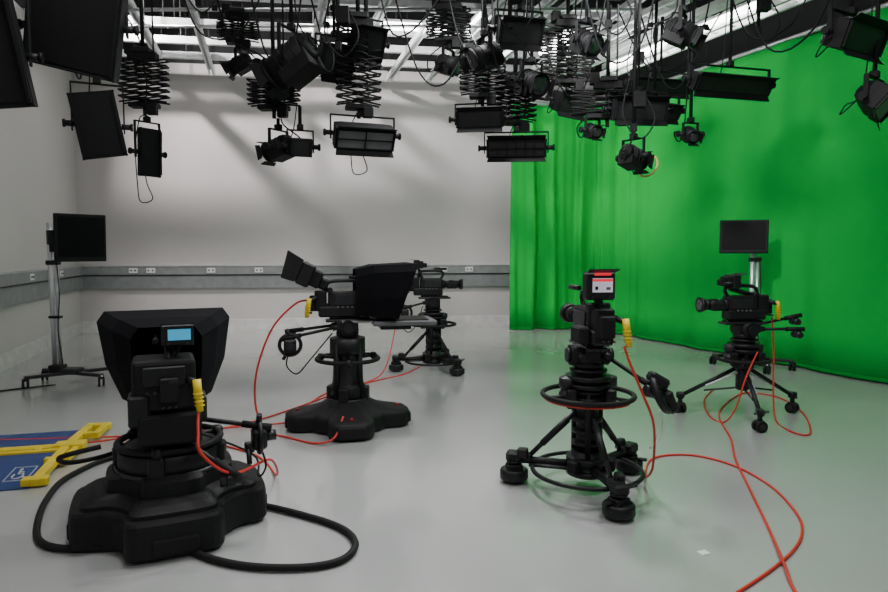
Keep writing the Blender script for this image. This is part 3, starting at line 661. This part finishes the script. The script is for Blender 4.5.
ped_tripod(e,(-100,12,168),.86,lower=False,R=.53,z_ring=.52,r_ring=.22,slim=True); pan_head(e,98,.86,[(.08,(.06,-.58,.90),'focus'),(-.08,(-.14,-.46,.80),'focus')]); cam_body(e,98,.86,scr=SCRD,side=-1,vfoff=(-.0,.06,.36),yoff=.07)

# ---------------------------------------------------------------- monitor stands
def monstand(loc,label,yaw,mz,mw,mh,base_rot,off,tilt,ph,br=.44,bx=0,by=0):
    e=thing('monitor_stand',label,'monitor stand',loc,'monitor stands')
    m=MB(T(bx,by,0))
    for sg in(-1,1):
        for s2 in (-1,1):
            m.box((0,0,0),(br,.06,.035),DKM,RZ(base_rot)@T(0,0,.12)@RZ(sg*32)@T(s2*br/2,0,0))
    m.box((0,0,.14),(.18,.18,.06),DKM); m.box((-bx,-by,.17),(.14,.14,.08),BLK); m.box((-bx/2,-by/2,.14),(abs(bx)+.14,abs(by)+.12,.05),DKM)
    b=m.obj('stand_base',e)
    for s1 in(0,180):
        for s2 in(-32,32):
            a=math.radians(base_rot+s1+s2); x,y=bx+(br-.01)*math.cos(a),by+(br-.01)*math.sin(a)
            m=MB(T(x,y,0)@RZ(base_rot+20)); 
            for q_ in(-1,1): m.cyl((q_*.022-.011,0,.05),(q_*.022+.011,0,.05),.05,RUB,seg=14)
            m.box((0,0,.095),(.06,.05,.03),BLK); m.cyl((0,0,.09),(0,0,.12),.014,SIL); m.obj('castor',b)
    m=MB(); m.cyl((-.03,0,.14),(-.03,0,ph),.028,SIL); m.cyl((.035,0,.14),(.035,0,ph-.2),.022,SIL); m.box((0,0,mz-.28),(.14,.07,.05),BLK); m.box((0,0,.75),(.13,.07,.03),BLK); m.tube([(.05,-.02,mz-.3),(.07,-.03,1.0),(.04,-.03,.6),(.08,-.04,.25),(.1,-.1,.18)],.006,RUB,seg=5); m.obj('pole',e)
    A=RZ(yaw)@T(off,0,mz)@RX(tilt)
    m=MB(A); m.box((0,-.07,0),(mw,.05,mh),BLK2,bev=.012,seg=2); m.box((0,-.03,0),(mw*.7,.06,mh*.7),BLK2,bev=.02); m.box((0,.01,0),(.12,.06,.12),DKM)
    M_=m.obj('monitor',e)
    m=MB(A); m.box((0,-.097,.01),(mw*.9,.004,mh*.84),SCRD,bev=0); m.obj('screen',M_)
    m=MB(RZ(yaw)); m.cyl((off,0,mz),(0,.02,mz),.03,DKM); m.cyl((-.0,0,mz-.16),(0,0,mz+.04),.035,BLK); m.box((0,0,mz),(.1,.06,.16),BLK); m.obj('mounting_bracket',e)
monstand((-4.36,7.15,0),'black monitor on a silver wheeled stand by the white wall',54,1.64,.56,.54,10,.27,2,1.8,br=.46,bx=.16)
monstand((3.94,8.12,0),'black monitor on a silver wheeled stand by the green curtain',-24,1.66,.56,.42,118,-.14,-6,1.62,br=.47)

# ---------------------------------------------------------------- cable ramp
A=RZ(15.3)
e=thing('cable_ramp','blue and yellow wheelchair-accessible floor cable ramp with red cables through it','cable ramp',(-2.75,4.62,0))
def wedge(y0,y1,z0,z1,x0,x1):
    return [[(x0,y0,.0),(x1,y0,.0),(x1,y0,z0),(x0,y0,z0)],[(x0,y1,.0),(x1,y1,.0),(x1,y1,z1),(x0,y1,z1)]]
for k,(y0,y1,z0,z1) in enumerate([(-.70,-.08,.008,.05),(.08,.66,.05,.008)]):
    for x0,x1 in((-1.55,-.92),(-.90,-.05)):
        m=MB(A); m.loft(wedge(y0,y1,z0,z1,x0,x1),BLUEP); 
        m.obj('ramp_panel',e,label='blue ramp panel')
m=MB(A); m.box((-.80,.03,.04),(1.5,.07,.06),YELP,bev=.01); m.box((-.80,-.07,.045),(1.5,.035,.05),YELP,bev=.008); m.box((-.8,-.02,.03),(1.5,.06,.02),DKM,bev=.004)
for k in range(5): m.box((-1.4+k*.3,-.02,.052),(.04,.14,.03),YELP,bev=.005)
m.obj('channel_lid',e,label='yellow channel lid')
m=MB(A)
def sq(p,q,w=.05,h=.05):
    p=V(p);q=V(q);d=q-p; m.box((p+q)/2,(w,d.length,h),YELP,d.to_track_quat('Y','Z').to_matrix().to_4x4(),bev=.006)
sq((-.02,.66,.035),(-.02,.05,.06),.06); sq((-.02,.05,.06),(-.02,-.70,.035),.06); sq((-.04,.62,.04),(.14,.60,.04),.07); sq((.10,.62,.04),(.10,.30,.05),.05); sq((-.04,.32,.05),(.12,.32,.05),.05)
sq((-.1,0,.06),(.10,0,.06),.12,.06); sq((-.10,-.66,.035),(.05,-.66,.035),.07); sq((-.08,-.30,.05),(.06,-.30,.05),.05); sq((.05,0,.05),(.05,-.3,.05),.04)
m.obj('end_rail',e,label='yellow angular end rail')
m=MB(A@T(-.18,-.47,.025)@RX(3.9)@Matrix.Diagonal((.6,.85,1,1)))
W_=SYM
m.torus((.0,-.03,0),.05,.007,W_,a0=140,a1=390,seg=20,rs=5); m.cyl((-.015,.10,-.002),(-.015,.10,.003),.017,W_,seg=12)
m.tube([(-.015,.075,0),(-.01,.005,0),(.045,.005,0),(.065,-.07,0),(.085,-.065,0)],.008,W_,sub=1,seg=6); m.tube([(-.012,.045,0),(.035,.042,0)],.006,W_,seg=6,sub=1)
for a_,b_ in(((-.1,-.12),(.12,-.12)),((.12,-.12),(.12,.15)),((.12,.15),(-.1,.15)),((-.1,.15),(-.1,-.12))): m.cyl((*a_,0),(*b_,0),.004,W_,seg=5)
m.obj('wheelchair_symbol',e,label='white wheelchair symbol')

# ---------------------------------------------------------------- cables on the floor
def cable(pts,r,mt,label,grp,name='cable'):
    m=MB(); m.tube(pts,r,mt,seg=8,sub=8); return m.obj(name,label=label,category='cable',group=grp)
GR='red camera cables'
f=.008
LR='red camera cable lying in loops on the floor'
cable([(1.03,3.63,.95),(1.06,3.6,.85),(1.12,3.58,.7),(1.2,3.6,.5),(1.25,3.75,.2),(1.32,4.1,.02),(1.5,4.5,f),(1.79,4.58,f),(2.0,4.37,f),(2.07,3.97,f),(2.0,3.53,f),(1.87,3.25,f),(1.65,3.0,f),(1.30,2.71,f),(1.0,2.5,f)],.0075,RED,'red camera cable from the yellow connector looping over the floor',GR)
cable([(2.96,5.75,.90),(2.96,5.7,.6),(2.92,5.6,.25),(2.9,5.5,.02),(2.86,5.2,f),(2.93,5.08,f),(3.06,5.25,f),(3.3,5.8,f),(3.4,6.4,f),(3.2,6.62,f),(2.98,6.45,f),(2.65,6.0,f),(2.45,5.6,f),(2.28,5.0,f),(2.09,4.5,f),(1.91,3.9,f),(1.74,3.33,.010),(1.60,2.91,.024),(1.54,2.71,f),(1.5,2.4,f)],.0075,RED,'red camera cable looping beside the tripod and over the floor',GR)
cable([(2.72,5.5,.62),(2.6,5.45,.4),(2.5,5.4,.15),(2.42,5.45,.012),(2.4,5.7,f),(2.6,6.3,f),(2.9,6.8,f)],.0075,RED,'red camera cable dropping from the tripod head to the floor',GR)
m=MB(); m.torus((0,0,0),.27,.007,RED,seg=40,rs=6,a0=170,a1=320); m.obj('cable',label='red cable draped under the pedestal steering ring',category='cable',group=GR,loc=(.90,3.95,.577))
cable([(-1.24,3.18,.68),(-1.22,3.12,.60),(-1.19,3.08,.5),(-1.08,3.2,.36),(-1.0,3.6,.3),(-1.1,4.1,.03),(-1.4,4.6,f),(-2.0,4.95,f),(-2.6,5.0,f)],.0075,RED,'red camera cable dropping from the near camera',GR)
cable([(-1.14,5.36,1.08),(-1.24,5.3,1.05),(-1.42,5.25,.85),(-1.54,5.2,.5),(-1.55,5.2,.2),(-1.45,5.15,.02),(-1.25,5.02,f),(-1.0,4.85,.012),(-.85,4.85,.05),(-.8,5.0,.18)],.0085,RED,'red camera cable hanging in a wide loop beside the pedestal',GR)
cable([(-3.5,4.9,.02),(-2.85,4.93,.03),(-2.6,5.0,.02),(-2.1,5.12,f),(-1.7,5.45,f),(-1.35,6.1,f),(-.95,7.0,f),(-.5,7.6,f),(-.3,7.9,.05)],.0075,RED,LR,GR)
cable([(-3.5,4.75,.02),(-2.8,4.78,.03),(-2.4,5.0,.03),(-1.9,5.2,.025),(-1.3,5.5,f),(-1.1,5.9,f)],.0075,RED,LR,GR)
cable([(-.42,7.9,1.05),(-.55,7.85,.9),(-.6,7.7,.5),(-.7,7.4,.1),(-.9,7.1,f),(-1.2,6.7,f),(-1.3,6.0,f),(-1.0,5.8,f)],.0075,RED,'red camera cable hanging from the far camera',GR)
GB='thick black cables'
cable([(-2.0,4.4,.02),(-2.35,4.5,.02),(-2.46,4.1,.02),(-2.36,3.7,.02),(-2.18,3.33,.02),(-2.03,3.14,.02),(-1.85,3.08,.02),(-1.6,3.1,.02)],.018,RUB,'thick black sheathed cable curving round the pedestal',GB)
cable([(-1.3,3.7,.02),(-1.11,3.65,.02),(-.81,3.5,.02),(-.56,3.33,.02),(-.45,3.15,.02),(-.48,2.98,.02),(-.63,2.9,.02),(-.88,2.90,.02),(-1.1,2.97,.02),(-1.3,3.1,.02)],.018,RUB,'thick black sheathed cable in a loop on the floor',GB)
cable([(-1.8,4.1,.02),(-2.1,4.2,.02),(-2.15,4.5,.02),(-1.9,4.75,.03),(-1.6,4.5,.02),(-1.5,4.0,.02)],.014,RUB,'thick black sheathed cable in a loop on the floor',GB)
cable([(-1.75,3.2,.5),(-1.93,3.15,.46),(-2.02,3.4,.35),(-1.97,3.7,.3),(-1.7,3.8,.4)],.013,RUB,'black cable bundle slung round the pedestal column',GB)
cable([(-4.3,7.0,.012),(-4.6,6.8,f),(-4.75,6.6,f),(-4.7,6.2,f)],.008,RUB,'thin black cable trailing from the monitor stand',GB)
m=MB(RZ(20)); m.box((0,0,.0015),(.05,.04,.003),WHT,bev=0); m.obj('paper_tag',label='small white paper tag lying on the floor',category='paper',loc=(1.29,3.08,0))

# ---------------------------------------------------------------- lights
def area(loc,size,e,tgt=None,col=(1,1,1)):
    l=bpy.data.lights.new('area','AREA'); l.energy=e; l.size=size; l.color=col
    o=bpy.data.objects.new('fill_lamp',l); COL.objects.link(o); o.location=loc
    d=(V(tgt)-V(loc)) if tgt else V((0,0,-1)); o.rotation_euler=d.to_track_quat('-Z','Y').to_euler(); return o
area((-1.5,3.6,4.45),.8,65); area((2.0,4.0,4.45),.8,85); area((.3,6.45,4.45),.4,90); area((1,.5,4.45),1.5,60)
area((2.5,8.8,3.75),.6,25,(2.6,9.4,5)); area((-.6,9.0,3.9),.6,20,(-.6,9.8,5))  # unseen uplights, added to brighten the undersides of rails and ladders
def spotl(loc,tgt,e,ang,blend=.6,col=(1,1,1),r=.1):
    l=bpy.data.lights.new('spot','SPOT'); l.energy=e; l.spot_size=math.radians(ang); l.spot_blend=blend; l.color=col; l.shadow_soft_size=r
    o=bpy.data.objects.new('spot_lamp',l); COL.objects.link(o); o.location=loc; o.rotation_euler=(V(tgt)-V(loc)).to_track_quat('-Z','Y').to_euler()
W1=(1,.96,.93)
# unseen spots added above the grid so rails fan diagonal shadows over the wall
spotl((-4.9,8.9,5.35),(-2.2,12.1,2.2),850,110,.8,W1,.07)
spotl((-1.9,9.2,5.35),(.2,12.4,2.2),420,100,.8,W1,.07)
spotl((2.2,6.5,4.2),(-2.6,12,1.8),330,60,.9,W1,.1)
spotl((.3,8.2,4.3),(2.3,11.9,2.0),400,80,.8,r=.08)
spotl((.8,5.0,4.4),(3.7,9.6,1.8),560,60,1.,r=.2)
spotl((3.0,3.0,4.4),(5.4,6.0,1.8),150,80,1.,r=.2)
spotl((.6,5.2,4.4),(-.2,3.4,0),320,50,1.,r=.15)
w=bpy.data.worlds.new('World'); SC.world=w; w.use_nodes=True; w.node_tree.nodes['Background'].inputs[0].default_value=(.5,.5,.52,1); w.node_tree.nodes['Background'].inputs[1].default_value=.3

# ---------------------------------------------------------------- camera
c=bpy.data.cameras.new('cam'); c.lens=25.95; c.sensor_width=36; c.clip_start=.05
o=bpy.data.objects.new('camera',c); COL.objects.link(o); o.location=(0,0,1.5); o.rotation_euler=(math.radians(90-4.11),0,0); SC.camera=o
